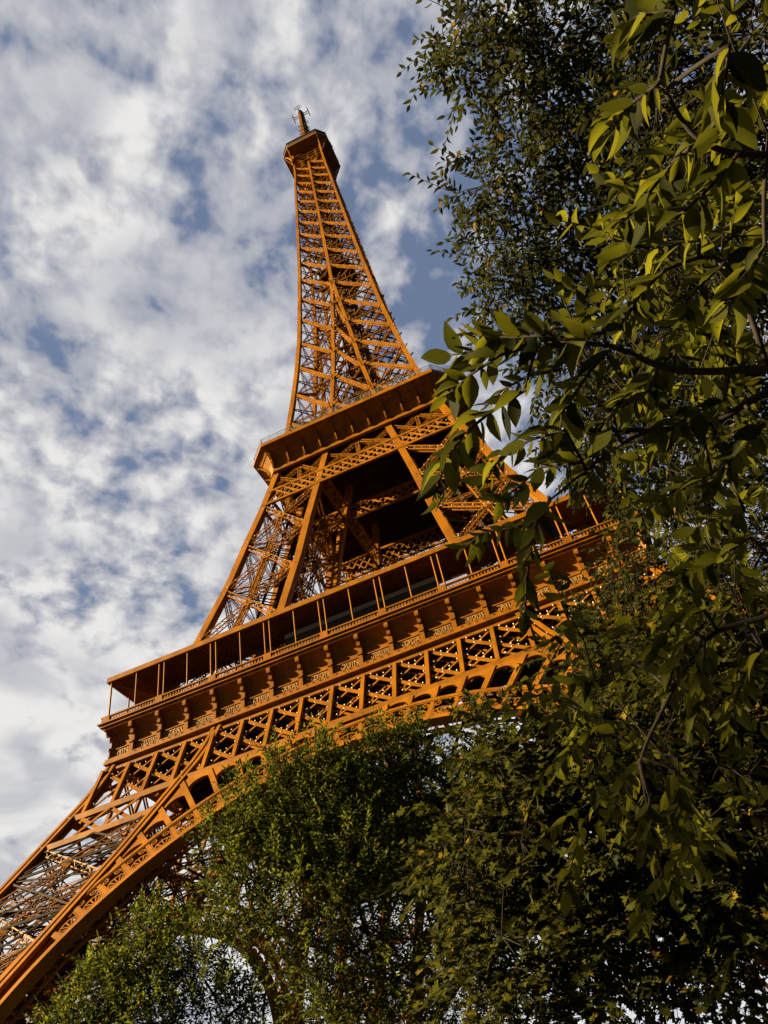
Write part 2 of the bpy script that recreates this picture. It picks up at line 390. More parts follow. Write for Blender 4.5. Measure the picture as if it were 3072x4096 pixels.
# --- deep girder under the first gallery
def yof(z): return -wz(z)
b = MB()
W51, W45, W41 = wz(51.4), wz(45), wz(41.6)
def band(z, hgt, x0, x1, dep=.5, off=0.12): b.box((x0, yof(z)-off+dep/2, z), (x1, yof(z)-off+dep/2, z), dep, hgt)
for z, hgt in ((51.3, .32), (45.0, .66)): band(z, hgt, -wz(z)+.3, wz(z)-.3)
for sg in (-1, 1): band(41.6, .62, sg*(wz(41.6)-.3), sg*(vz(41.6)))
nk = 10
for k in range(-nk, nk+1):
    x = k*S
    if abs(x) < wz(46)-1: b.box(fp(x, 45.3, .06), fp(x, 51.2, .06), .46, .4, FN)
    for d in (1, -1):
        x0, x1 = x, x+2*S*d; z0, z1 = 51.3, 45.4                     # each diagonal spans two bays
        lim0, lim1 = wz(z0)-.6, wz(z1)-.6
        fa, fb = 0.0, 1.0
        for f in np.linspace(0, 1, 81):
            xx, zz = x0+(x1-x0)*f, z0+(z1-z0)*f
            if abs(xx) > wz(zz)-.8:
                if f < .5 and abs(x0) > abs(x1): fa = f
                else: fb = min(fb, f)
        if fb-fa > .1:
            Pa = fp(x0+(x1-x0)*fa, z0+(z1-z0)*fa, -.10 if d > 0 else -.28); Pb = fp(x0+(x1-x0)*fb, z0+(z1-z0)*fb, -.10 if d > 0 else -.28)
            b.box(Pa, Pb, .42 if d > 0 else .24, .12, FN)
            b.box(Pa+np.array((0, 1.8, 0)), Pb+np.array((0, 1.8, 0)), .2, .12, FN)
        for sg in (-1, 1):                                            # short lattice of the lower band across the leg
            z0b, z1b = 44.6, 42.0
            xa, xb = x, x+d*S*.9
            lo, hi = vz(43)+.8, wz(43)-.9
            if lo < sg*xa < hi and lo < sg*xb < hi+.8:
                b.box(fp(xa, z0b, -.1*d-.05), fp(xb, z1b, -.1*d-.05), .42, .12, FN)
gird = b.build('deep_girder', IRON, tower)
# second plane of the same girder further in, toward the well
b = MB()
for z, hgt in ((51.5, .6), (45.2, .6)): b.box((-18, -19.5, z), (18, -19.5, z), .5, hgt)
for k in range(-5, 6):
    for d in (-1, 1):
        if abs((k+d)*S) < 20: b.box((k*S, -19.5, 51.2), ((k+d)*S, -19.5, 45.4), .3, .3, (0, 1, 0))
for k in range(-8, 9): b.box((k*S, -33.4, 51.9), (k*S, -13, 51.9), .35, .7)
for k in range(6): b.box((-33+k*.1, -31+3.3*k, 52.1), (33-k*.1, -31+3.3*k, 52.1), .3, .5)
b.build('floor_beams', SHADED_IRON, gird)
four(gird, tower)

# --- decorative arch
ZC, KR, RI, RO = 11.4, 1.146, 33.8, 37.3
def ar(R, th_, off=0.0): return fp(R*math.sin(th_), ZC+R*math.cos(th_)/KR, off)
TH = np.linspace(-math.radians(72), math.radians(72), 121)
def ringbeam(mb, R0, R1, off, dep):
    mb.sweep([[tuple(ar(R0, t, off)), tuple(ar(R1, t, off)), tuple(ar(R1, t, off)+np.array((0, dep, 0))), tuple(ar(R0, t, off)+np.array((0, dep, 0)))] for t in TH])
b = MB(); ringbeam(b, RI, RI+.42, .25, 1.7); ringbeam(b, RI+.42, RI+.62, .16, .3)
arch = b.build('arch', IRON, tower)
b = MB(); ringbeam(b, RO-.38, RO, .2, .9); ringbeam(b, RO-.55, RO-.38, .12, .3); b.build('outer_rim', IRON, arch)
b = MB(); ringbeam(b, RI+.1, RI+.4, -2.4, .3); ringbeam(b, RO-.4, RO, -2.4, .3)
for t in TH[::3]: b.box(ar(RI+.3, t, -2.3), ar(RO-.2, t+.04, -2.3), .2, .12, FN); b.box(ar(RI+.3, t+.04, -2.3), ar(RO-.2, t, -2.3), .2, .12, FN)
b.build('rear_rim', IRON, arch)
STEP = math.radians(4.25)
def arc_strip(mb, cx, cy, r0, r1, a0, a1, n, t0, off=.05):
    """flat curved bar lying in the arch panel; local x = along the arc, local y = radius"""
    def pt(x, y, o): return ar(RI+.5+y, t0+x/(RI+2.0), o)
    rings = []
    for q in np.linspace(a0, a1, n):
        c, s = math.cos(q), math.sin(q)
        rings.append([tuple(pt(cx+r0*c, cy+r0*s, off)), tuple(pt(cx+r1*c, cy+r1*s, off)), tuple(pt(cx+r1*c, cy+r1*s, off-.18)), tuple(pt(cx+r0*c, cy+r0*s, off-.18))])
    mb.sweep(rings)
def spiral(mb, cx, cy, r, turns, a0, sgn, t0):
    def pt(x, y, o): return ar(RI+.5+y, t0+x/(RI+2.0), o)
    rings = []
    for q in np.linspace(0, 1, 15):
        a = a0+sgn*q*turns*2*math.pi; rr = r*(1-.72*q); c, s = math.cos(a), math.sin(a)
        rings.append([tuple(pt(cx+(rr-.06)*c, cy+(rr-.06)*s, .05)), tuple(pt(cx+(rr+.06)*c, cy+(rr+.06)*s, .05)), tuple(pt(cx+(rr+.06)*c, cy+(rr+.06)*s, -.12)), tuple(pt(cx+(rr-.06)*c, cy+(rr-.06)*s, -.12))])
    mb.sweep(rings)
HP = RO-.45-(RI+.5)
for k in range(-13, 13):
    t0 = (k+.5)*STEP; b = MB(); hw = STEP/2*(RI+2.0)
    def pt(x, y, o=0.0): return ar(RI+.5+y, t0+x/(RI+2.0), o)
    b.box(pt(-hw, 0, -.04), pt(-hw, HP, -.04), .44, .2, FN)
    arc_strip(b, 0, 0, hw*.92, hw*1.04, math.radians(12), math.radians(168), 15, t0)
    arc_strip(b, 0, 0, .30, .42, 0, math.pi, 9, t0)
    for a in (35, 62.5, 90, 117.5, 145):
        a = math.radians(a); b.box(pt(.4*math.cos(a), .4*math.sin(a)), pt(hw*.95*math.cos(a), hw*.95*math.sin(a)), .11, .12, FN)
    for sg in (-1, 1):
        spiral(b, sg*(hw-.62), HP-.52, .40, 1.25, math.pi/2, sg, t0)
        spiral(b, sg*(hw-.55), .42, .30, 1.1, -math.pi/2, -sg, t0)
        b.box(pt(sg*(hw-.3), .1), pt(sg*(hw-.3), HP-.5), .09, .1, FN)
    b.build('arch_panel', IRON, arch)
# arcade between the arch, the girder and the leg
def rb(t):
    r1 = (44.75-ZC)*KR/math.cos(t)
    rr = r1
    for r in np.arange(RO, r1, .05):
        p = ar(r, t)
        if abs(p[0]) > vz(p[2])-.75: rr = r; break
    return min(r1, rr)
for sg in (-1, 1):
    b = MB()
    for k in range(1, 13):
        ta, tb = sg*k*STEP, sg*(k+1)*STEP
        ra, rbb = rb(ta), rb(tb)
        gap = min(ra, rbb)-RO
        if max(ra, rbb)-RO < .25: continue
        b.box(ar(RO, ta, -.06), ar(ra, ta, -.06), .6, .4, FN)
        n = 14; ring = []
        tm = (ta+tb)/2; half = abs(tb-ta)/2*RO-.28
        for q in np.linspace(-1, 1, n):
            t = tm+q*(abs(tb-ta)/2-.1/RO)
            top = rb(t)
            av = min(ra, rbb, rb(tm))-.15
            rise = min(half, max(av-RO, .05)*.9)
            lo_ = av-rise+rise*math.sqrt(max(0, 1-q*q))
            lo_ = max(RO+.02, min(lo_, top-.1))
            ring.append([tuple(ar(lo_, t, .05)), tuple(ar(top+.1, t, .05)), tuple(ar(top+.1, t, .05)+np.array((0, .5, 0))), tuple(ar(lo_, t, .05)+np.array((0, .5, 0)))])
        b.sweep(ring)
    b.build('arcade', IRON, arch)
four(arch, tower)

# --- first gallery: one side, then its three copies
b = MB()
b.bar4(-35.2, -33.0, 57.02, 57.36); b.bar4(-35.45, -34.6, 57.36, 57.56); b.bar4(-34.9, -33.4, 56.72, 57.02)
gal = b.build('first_gallery', IRON, tower)
b = MB(); b.bar4(-32.95, -12.5, 56.6, 57.5); b.build('floor_slab', SHADED_IRON, gal)
b = MB()
b.mitre([(-33.6, 52.75), (-33.6, 54.6), (-33.7, 55.6), (-33.95, 56.3), (-34.3, 56.72), (-33.1, 56.72), (-33.1, 52.75)])
b.bar4(-34.6, -33.2, 52.05, 52.42); b.bar4(-34.5, -33.2, 52.42, 52.75)
for k in range(-8, 8):                                              # name plate under each bay and the seams of the sheet
    b.cuboid(k*S+.32, (k+1)*S-.32, -33.95, -33.55, 52.75, 53.98); b.cuboid(k*S+.3, (k+1)*S-.3, -34.05, -33.55, 53.98, 54.1)
    b.cuboid(k*S+.3, (k+1)*S-.3, -34.2, -33.55, 52.75, 52.92)
    b.box(((k+.5)*S, -33.61, 54.1), ((k+.5)*S, -33.61, 54.7), .05, .04, (0, -1, 0)); b.box(((k+.5)*S, -33.61, 54.6), ((k+.5)*S, -33.71, 55.6), .05, .04, (0, -1, 0))
    for q in range(4): b.box((k*S+.6+q*.88, -34.54, 52.58), (k*S+.75+q*.88, -34.54, 52.58), .14, .14)
for x0, x1 in ((-33.55, -8*S-.32), (8*S+.32, 33.55)):
    b.cuboid(x0, x1, -33.95, -33.55, 52.75, 53.98); b.cuboid(x0, x1, -34.05, -33.55, 53.98, 54.1); b.cuboid(x0, x1, -34.2, -33.55, 52.75, 52.92)
b.build('frieze', IRON, gal)
cons = MB()
cons.prism_x([(-33.4, 52.75), (-34.5, 52.75), (-34.5, 53.0), (-34.4, 53.05), (-34.4, 53.9), (-34.52, 54.0), (-34.52, 54.15), (-34.22, 54.3), (-34.2, 55.1), (-34.28, 55.6), (-34.5, 56.0), (-34.5, 56.73), (-33.4, 56.73)], -.25, .25)
cons.prism_x([(-34.5, 55.95), (-34.7, 55.85), (-34.9, 55.98), (-35.0, 56.25), (-34.94, 56.55), (-34.8, 56.73), (-34.5, 56.73)], -.23, .23)
cons.prism_x([(-34.32+.2*math.cos(a), 55.45+.3*math.sin(a)) for a in np.linspace(0, 2*math.pi, 10, endpoint=False)], -.21, .21)
cons.prism_x([(-34.72+.2*math.cos(a), 56.27+.24*math.sin(a)) for a in np.linspace(0, 2*math.pi, 10, endpoint=False)], -.28, .28)
c0 = cons.build('console', IRON, gal); c0.location.x = -8*S
for k in range(-7, 9):
    c = c0.copy(); COL.objects.link(c); c.parent = gal; c.location.x = k*S
c = c0.copy(); COL.objects.link(c); c.parent = gal                  # the corner bracket, turned 45 degrees
c.matrix_local = Matrix.Translation((-33.75, -33.75, 0)) @ Matrix.Rotation(-math.pi/4, 4, 'Z') @ Matrix.Translation((0, 33.75, 0))
b = MB(); b.bar4(-35.15, -34.85, 57.56, 57.79); b.bar4(-35.17, -34.83, 58.34, 58.5)
nb = 176
for i in range(nb+1):
    x = -35+70*i/nb
    b.box((x, -35, 57.79), (x, -35, 58.05), .21, .21, (0, 1, 0)); b.box((x, -35, 58.05), (x, -35, 58.34), .13, .13, (0, 1, 0))
for x in (-34.4, -26.7, -19.1, -11.45, -3.82, 3.82, 11.45, 19.1, 26.7, 34.4): b.cuboid(x-.5, x+.5, -35.2, -34.8, 57.565, 58.51)
b.build('balustrade', IRON, gal)
b = MB(); b.bar4(-35.0, -34.7, 63.72, 64.42); can = b.build('canopy', IRON, gal); b = MB(); b.bar4(-34.7, -28.9, 63.98, 64.2)
for i in range(190):
    x = -36.4+i*.4; xa, ya = x, -34.6; xb, yb = x+2.3, -29.0
    if xa < -29 and xa < ya: continue
    if xb > 29: continue
    b.box((xa, ya, 63.9), (xb, yb, 63.9), .07, .14)
b.build('canopy_lining', IRON, can)
def post(x, y, r=.1, z1=63.8):
    m = MB(); m.tube([(0, 0, 57.5), (0, 0, z1)], r, 8); return m
p0 = post(0, 0, .115).build('post', IRON, gal)
xs = []
for c_ in (-34.35, -26.7, -19.1, -11.45, -3.82, 3.82, 11.45, 19.1, 26.7, 34.35): xs += [c_-.38, c_+.38] if abs(c_) < 34 else [c_]
xs += [-30.5, -22.9, -15.25, -7.64, 0, 7.64, 15.25, 22.9, 30.5]
for i, x in enumerate(xs):
    o = p0 if i == 0 else p0.copy()
    if i: COL.objects.link(o); o.parent = gal
    o.location = (x, -34.72, 0)
b = MB()                                                           # pavilion behind the walkway: posts, glass, pale rail
b.cuboid(-13, 13, -30.6, -21.5, 57.5, 60.6)
pav = b.build('pavilion', GLASS, gal)
b = MB(); b.cuboid(-10.4, 10.4, -32.1, -31.9, 62.0, 62.65); b.build('pale_rail', PALE, gal)
b = MB(); b.cuboid(-10.4, 10.4, -32.03, -31.97, 57.5, 62.0); b.build('glass_screen', GLASS, gal)
def part_copy(o, parent, loc=None, rz=None):
    c = o.copy(); COL.objects.link(c); c.parent = parent
    if loc is not None: c.location = loc
    if rz is not None: c.rotation_euler = (0, 0, rz)
    return c
b = MB(); b.box((0, -30.2, 57.5), (0, -30.2, 61.0), .25, .25, (0, 1, 0)); b.box((0, -30.2, 61.0), (0, -29.4, 61.3), .3, .3)
k0 = b.build('inner_post', IRON, gal); k0.location.x = -30.5
for x in (-26.7, -22.9, -19.1, -15.3, 15.3, 19.1, 22.9, 26.7, 30.5): part_copy(k0, gal, (x, 0, 0))
b = MB(); b.cuboid(-3, 3, -31, -29.2, 57.5, 59.6); b.cuboid(-3.2, 3.2, -31.2, -29.0, 59.6, 59.8)
k0 = b.build('kiosk', BROWN_AND_SHADED, gal); k0.location.x = -20.5; part_copy(k0, gal, (21.5, 0, 0))
four(gal, tower)
NAMES = ["JAMIN", "GAY-LUSSAC", "FIZEAU", "SCHNEIDER", "LE CHATELIER", "BERTHIER", "BARRAL", "DE DION", "GOUIN", "JOUSSELIN", "BROCA", "BECQUEREL", "CORIOLIS", "CAIL", "TRIGER", "GIFFARD", "PERRIER", "STURM"]
for i, nm in enumerate(NAMES):
    cu = bpy.data.curves.new('name_lettering', 'FONT'); cu.body = nm; cu.size = .9; cu.extrude = .04; cu.align_x = 'CENTER'; cu.align_y = 'CENTER'; cu.space_character = 1.12
    cu.offset = 0.0
    o = bpy.data.objects.new('tmp', cu); COL.objects.link(o); bpy.context.view_layer.update()
    me = bpy.data.meshes.new_from_object(o.evaluated_get(bpy.context.evaluated_depsgraph_get())); wd = o.dimensions.x
    bpy.data.objects.remove(o)
    me.materials.clear(); me.materials.append(GOLD)
    q = bpy.data.objects.new('name_lettering', me); COL.objects.link(q); q.parent = gal
    q.rotation_euler = (math.pi/2, 0, 0); q.location = ((i-8.5)*S, -33.97, 53.45); q.scale = (min(1.0, 3.0/max(wd, .1)), 1, 1)

# --- second gallery
def octo(h, a, z): return [(-a, -h, z), (a, -h, z), (h, -a, z), (h, a, z), (a, h, z), (-a, h, z), (-h, a, z), (-h, -a, z)]
b = MB()
def cv(q): return float(np.interp(q, (0, .34, .67, 1), (0, .24, .6, 1))), float(np.interp(q, (0, .34, .67, 1), (0, .47, .82, 1)))
cove = []
for q in np.linspace(0, 1, 9):
    o, zq = cv(q)
    cove.append(octo(17.3+3.15*o, 16.5+.6*o, 112.1+3.3*zq))
b.sweep(cove, caps=False)
g2 = b.build('second_gallery', IRON, tower)
b = MB(); b.sweep([octo(20.75, 17.2, 115.4), octo(20.75, 17.2, 115.75), octo(20.6, 17.15, 115.75), octo(20.6, 17.15, 116.45)]); b.build('rim', IRON, g2)
b = MB(); b.sweep([octo(16.9, 16.2, 112.1), octo(16.9, 16.2, 111.3), octo(17.5, 16.6, 111.3), octo(17.5, 16.6, 111.95), octo(17.35, 16.55, 111.95), octo(17.35, 16.55, 112.1)], caps=False); b.build('soffit', IRON, g2)
rib = MB()
pr = [(-17.95, 112.1)]+[(-17.3-3.15*cv(q)[0]-.72*(1-q)-.05, 112.1+3.3*cv(q)[1]-.55*q*(1-.8*q)) for q in (.2, .34, .5, .67, .84, 1)]+[(-20.0, 115.4)]+[(-17.3-3.15*cv(q)[0]+.1, 112.1+3.3*cv(q)[1]+.1) for q in (.9, .67, .34, .0)]
rib.prism_x(pr, -.15, .15)
b = MB()
for q in (.34, .67):
    o, zq = cv(q); h, a_, z_ = 17.3+3.15*o, 16.5+.6*o, 112.1+3.3*zq
    b.sweep([octo(h+.07, a_+.03, z_-.10), octo(h+.12, a_+.05, z_), octo(h-.05, a_, z_+.06)], caps=False)
b.build('seam_batten', IRON, g2)
r0 = rib.build('rib', IRON, g2); first = True
for s4 in range(4):
    for k in range(-5, 6):
        o = r0 if first else r0.copy()
        if not first: COL.objects.link(o); o.parent = g2
        first = False
        R4 = Matrix.Rotation(s4*math.pi/2, 4, 'Z')
        o.matrix_local = R4 @ Matrix.Translation((k*3.27, 0, 0))
b = MB()
for rz_ in range(4):
    Rr = np.array(Matrix.Rotation(rz_*math.pi/2, 3, 'Z'))
    for (pa, pb) in (((-17.1, -20.5), (17.1, -20.5)), ((17.1, -20.5), (20.5, -17.1))):
        pa3, pb3 = Rr@np.array((*pa, 0)), Rr@np.array((*pb, 0)); ln = np.linalg.norm(pb3-pa3)
        for zr, tk in ((116.9, .06), (117.3, .05), (117.75, .08)): b.box(pa3+(0, 0, zr), pb3+(0, 0, zr), tk, tk)
        for f in np.linspace(0, 1, max(3, int(ln/1.6))): q = pa3+(pb3-pa3)*f; b.box(q+(0, 0, 116.4), q+(0, 0, 117.8), .08, .08, (0, 1, 0))
b.build('railing', STEEL, g2)
b = MB()
b.cuboid(-13.2, 13.2, -13.2, 13.2, 119.8, 120.3)
for s4 in range(4):
    Rr = Matrix.Rotation(s4*math.pi/2, 3, 'Z')
    for x in (-8.5, 0, 8.5):
        for (x0, x1, y0, y1, z0, z1) in ((x-2.6, x+2.6, -12.4, -9.8, 116.5, 118.9),):
            v = [tuple(Rr @ Vector((xx, yy, zz))) for zz in (z0, z1) for yy in (y0, y1) for xx in (x0, x1)]
            b.raw(v, [(0, 2, 3, 1), (4, 5, 7, 6), (0, 1, 5, 4), (2, 6, 7, 3), (0, 4, 6, 2), (1, 3, 7, 5)])
b.build('upper_deck', SHADED_IRON, g2)
b = MB(); b.cuboid(-17.1, 17.1, -17.1, 17.1, 112.9, 113.2)
for k in range(9): b.box((-16.8, -16.6+4.15*k, 112.6), (16.8, -16.6+4.15*k, 112.6), .3, .5); b.box((-16.6+4.15*k, -16.8, 112.5), (-16.6+4.15*k, 16.8, 112.5), .22, .3)
b.build('ceiling', SHADED_IRON, g2)
# lattice girder under the second gallery
b = MB()
for z in (105.75, 102.0): b.box((-wz(z)+.4, yof(z)+.1, z), (wz(z)-.4, yof(z)+.1, z), .45, .42)
sp = 1.62; nn = 12
for k in range(-nn, nn+1):
    for d in (1, -1):
        x0, x1 = k*sp, k*sp+d*2*sp
        if abs(x0) < wz(105.6)-.5 and abs(x1) < wz(102.2)-.3: b.box(fp(x0, 105.6, -.05 if d > 0 else -.16), fp(x1, 102.15, -.05 if d > 0 else -.16), .3, .09, (0, -1, 0))
def inner(u0, u1, f):
    nn_ = max(2, int(round(abs(u1-u0)/1.62)))
    for z, h_ in ((105.75, .45), (102.0, .42)): b.box(f(u0, z), f(u1, z), .4, h_)
    for k in range(nn_+1):
        for d in (2, -2):
            j = k+d
            if 0 <= j <= nn_: b.box(f(u0+(u1-u0)*k/nn_, 105.6), f(u0+(u1-u0)*j/nn_, 102.15), .3, .09, (0, -1, 0) if f is fy_ else (1, 0, 0))
fy_ = lambda u, z: (u, -vz(z)+.3, z)
inner(-vz(104)+.3, vz(104)-.3, fy_)
for sg in (-1, 1): inner(-wz(104)+.9, -vz(104)-.3, lambda u, z, sg=sg: (sg*(vz(z)-.3), u, z))
# bracing between that girder and the soffit
for (xa, za_, xb, zb_) in ((-16.9, 110.6, -11.8, 106), (-7.0, 110.6, -11.8, 106), (-17.6, 106, -11.6, 111), (-7.2, 106, -11.6, 111), (-6.4, 110.6, 0, 106), (6.4, 110.6, 0, 106), (-6.6, 106, 0, 111), (6.6, 106, 0, 111), (7, 110.6, 11.8, 106), (16.9, 110.6, 11.8, 106), (7.2, 106, 11.6, 111), (17.6, 106, 11.6, 111)):
    b.girder(fp(xa, za_, -.3), fp(xb, zb_, -.3), (0, -1, 0), .6, .6, .6, .1, .06)
for x in (-11.7, 0, 11.7): b.girder(fp(x, 106, -.3), fp(x, 111.2, -.3), (0, -1, 0), .6, .6, .6, .1, .06)
g2b = b.build('lattice_girder', IRON, tower); four(g2b, tower)

# --- summit
b = MB()
b.sweep([octo(8.1, 5.5, 275.3), octo(8.1, 5.5, 275.75), octo(7.95, 5.4, 275.75), octo(7.95, 5.4, 276.3)])
g3 = b.build('summit_gallery', IRON, tower)
b = MB(); b.sweep([octo(7.7, 5.25, 276.3), octo(7.7, 5.25, 279.0), octo(8.0, 5.4, 279.05), octo(8.0, 5.4, 279.4), octo(6.3, 4.6, 280.2), octo(5.2, 4, 280.25), octo(5.2, 4, 283.6), octo(4.2, 3, 284.8)]); b.build('cabin', DARK, g3)
arm = MB()
for (tx, ty) in ((-5.45, -7.9), (-7.9, -5.45)):
    pts = []
    for q in np.linspace(0, 1, 9):
        o = 1-math.cos(q*math.pi/2); zq = math.sin(q*math.pi/2)**.9
        pts.append((-5.25+(tx+5.25)*o, -5.25+(ty+5.25)*o, 266.8+8.5*zq))
    arm.tube(pts, .26, 6)
    arm.box(pts[0], pts[-1], .16, .16)
ao = arm.build('bracket', IRON, g3)
for k in (1, 2, 3):
    o = ao.copy(); COL.objects.link(o); o.parent = g3; o.rotation_euler = (0, 0, k*math.pi/2)
b = MB()
for z in (267.2, 269.2, 271.2, 273.2):
    for s4 in range(4):
        Rr = np.array(Matrix.Rotation(s4*math.pi/2, 3, 'Z')); b.box(Rr@np.array((-5, -5, z)), Rr@np.array((5, -5, z)), .14, .2); b.box(Rr@np.array((-4, -3.4, z)), Rr@np.array((4, -3.4, z)), .14, .2)
for x in (-2.9, 0, 2.9): b.box((x, -4.6, 267.5), (x, -4.6, 271.5), .45, .3, (0, 1, 0))
b.cuboid(-3.2, 3.2, -3.2, 3.2, 268, 275.3)
b.build('machine_frame', IRON, g3)
b = MB()                                                           # whip aerials and dishes round the roof
for i in range(64):
    a = rng.uniform(0, 2*math.pi); r = rng.choice([7.9, 7.8, 5.1, 4.6]); c, s_ = math.cos(a), math.sin(a); k = r/max(abs(c), abs(s_), .78*(abs(c)+abs(s_)))
    x, y = c*k, s_*k; z = 279.2 if r > 6 else 283.5; h = rng.uniform(.8, 3.2)
    b.box((x, y, z), (x+rng.uniform(-.5, .9)*c, y+rng.uniform(-.5, .9)*s_, z+h), .09, .09)
    if i % 3 == 0: b.cuboid(x-.3, x+.3, y-.3, y+.3, z+.2, z+1.3)
b.build('aerials', DARK, g3)
b = MB(); b.tube([(0, 0, 284.5), (0, 0, 296), (0, 0, 296.1), (0, 0, 308), (0, 0, 308.1), (0, 0, 322), (0, 0, 322.1), (0, 0, 325)], [2.4, 2.0, 1.7, 1.5, 1.35, 1.15, .6, .5], 8)
for z in np.arange(285, 308, 1.6):
    for k in range(6):
        a = k*math.pi/3+z; b.box((1.3*math.cos(a), 1.3*math.sin(a), z), (2.2*math.cos(a), 2.2*math.sin(a), z+.3), .08, .4)
mast = b.build('antenna_mast', BROWN_AND_SHADED, tower)
ae = MB()
for dz in (-1.0, 1.0): ae.box((.5, 0, 320+dz), (3.1, 0, 320+dz), .22, .22)
ae.box((3.1, -1.5, 319), (3.1, 1.5, 319), .2, .2); ae.box((3.1, -1.5, 321), (3.1, 1.5, 321), .2, .2); ae.box((3.1, 0, 317.6), (3.1, 0, 322.6), .22, .22, (0, 1, 0))
a0 = ae.build('dipole_panel', STEEL, mast)
for k in (1, 2, 3):
    o = a0.copy(); COL.objects.link(o); o.parent = mast; o.rotation_euler = (0, 0, k*math.pi/2)

# --- small white flash lamps dotted along the front girders
def ico(mb, p, r):
    v = [(1, 0, 0), (-1, 0, 0), (0, 1, 0), (0, -1, 0), (0, 0, 1), (0, 0, -1)]
    mb.raw([tuple(np.array(p)+r*np.array(q)) for q in v], [(0, 2, 4), (2, 1, 4), (1, 3, 4), (3, 0, 4), (2, 0, 5), (1, 2, 5), (3, 1, 5), (0, 3, 5)])
spots = []
for k in range(-9, 9):
    for d in (1, -1):
        for f in (.1, .2, .3, .42, .58, .7, .8, .9):
            x = k*S+2*S*d*f; z = 51.3-5.9*f
            if abs(x) < wz(z)-1.2: spots.append(fp(x+.15, z+.35, .12))
rng.shuffle(spots)
m = MB(); ico(m, (0, 0, 0), .11); l0 = m.build('flash_lamp', WHITE, gird)
for i, p in enumerate(spots[:100]):
    o = l0 if i == 0 else l0.copy()
    if i: COL.objects.link(o); o.parent = gird
    o.location = p
m = MB()
for p in spots[100:]: ico(m, p, .11)
for z0, z1 in zip(NODES[:12], NODES[1:13]):
    cols = [-wz(z0), -max(vz(z0), 0), max(vz(z0), 0), wz(z0)] if z1 <= 180 else [-wz(z0), 0, wz(z0)]
    for xa, xb in zip(cols[:-1], cols[1:]):
        if xb-xa < 1: continue
        for f in np.linspace(.1, .9, 6):
            for (p0_, p1_) in (((xa, z0), (xb, z1)), ((xb, z0), (xa, z1))):
                x = p0_[0]+(p1_[0]-p0_[0])*f; z = z0+(z1-z0)*f; ico(m, fp(x, z, .12), .09)
for z0, z1 in zip([60.5, 71, 81.4, 91.7], [71, 81.4, 91.7, 101.7]):
    for sg in (-1, 1):
        for f in np.linspace(.08, .92, 10):
            for a_, b_ in ((1, 0), (0, 1)):
                xo, xi = (wz, vz) if a_ else (vz, wz)
                x = sg*(xo(z0)+(xi(z1)-xo(z0))*f); z = z0+(z1-z0)*f; ico(m, fp(x, z, .1), .1)
for k in range(-10, 11):
    for zz in (102.9, 104.4): ico(m, fp(k*1.62+.4, zz, .08), .1)
tag(m.build('flash_lamps', WHITE, tower), kind='stuff')

# ------------------------------------------------------------------ trees
def leaf_mat(name, dark, lit, trans, warm=0.0, gloss=.06):
    m = bpy.data.materials.new(name); m.use_nodes = True; t = m.node_tree; t.nodes.clear()
    geo = t.nodes.new('ShaderNodeNewGeometry'); rp = t.nodes.new('ShaderNodeValToRGB')
    t.links.new(geo.outputs['Random Per Island'], rp.inputs[0])
    e = rp.color_ramp.elements; e[0].position = 0; e[0].color = (*dark, 1); e[1].position = .80; e[1].color = (*lit, 1)
    if warm:
        x = e.new(1.0-warm); x.color = (*lit, 1); y = e.new(1.0); y.color = (.14, .085, .006, 1)
    nz = t.nodes.new('ShaderNodeTexNoise'); nz.inputs['Scale'].default_value = 28; nz.inputs['Detail'].default_value = 3
    hs = t.nodes.new('ShaderNodeHueSaturation'); mr = t.nodes.new('ShaderNodeMapRange'); mr.inputs[3].default_value = .55; mr.inputs[4].default_value = 1.45
    t.links.new(nz.outputs['Fac'], mr.inputs[0]); t.links.new(mr.outputs[0], hs.inputs['Value']); t.links.new(rp.outputs[0], hs.inputs['Color'])
    pb = t.nodes.new('ShaderNodeBsdfPrincipled'); pb.inputs['Roughness'].default_value = .6; pb.inputs['Specular IOR Level'].default_value = gloss
    t.links.new(hs.outputs[0], pb.inputs['Base Color'])
    tr = t.nodes.new('ShaderNodeBsdfTranslucent'); hs2 = t.nodes.new('ShaderNodeHueSaturation'); hs2.inputs['Value'].default_value = 2.1; hs2.inputs['Hue'].default_value = .485
    t.links.new(hs.outputs[0], hs2.inputs['Color']); t.links.new(hs2.outputs[0], tr.inputs['Color'])
    mx = t.nodes.new('ShaderNodeMixShader'); mx.inputs[0].default_value = trans; t.links.new(pb.outputs[0], mx.inputs[1]); t.links.new(tr.outputs[0], mx.inputs[2])
    out = t.nodes.new('ShaderNodeOutputMaterial'); t.links.new(mx.outputs[0], out.inputs[0])
    return m
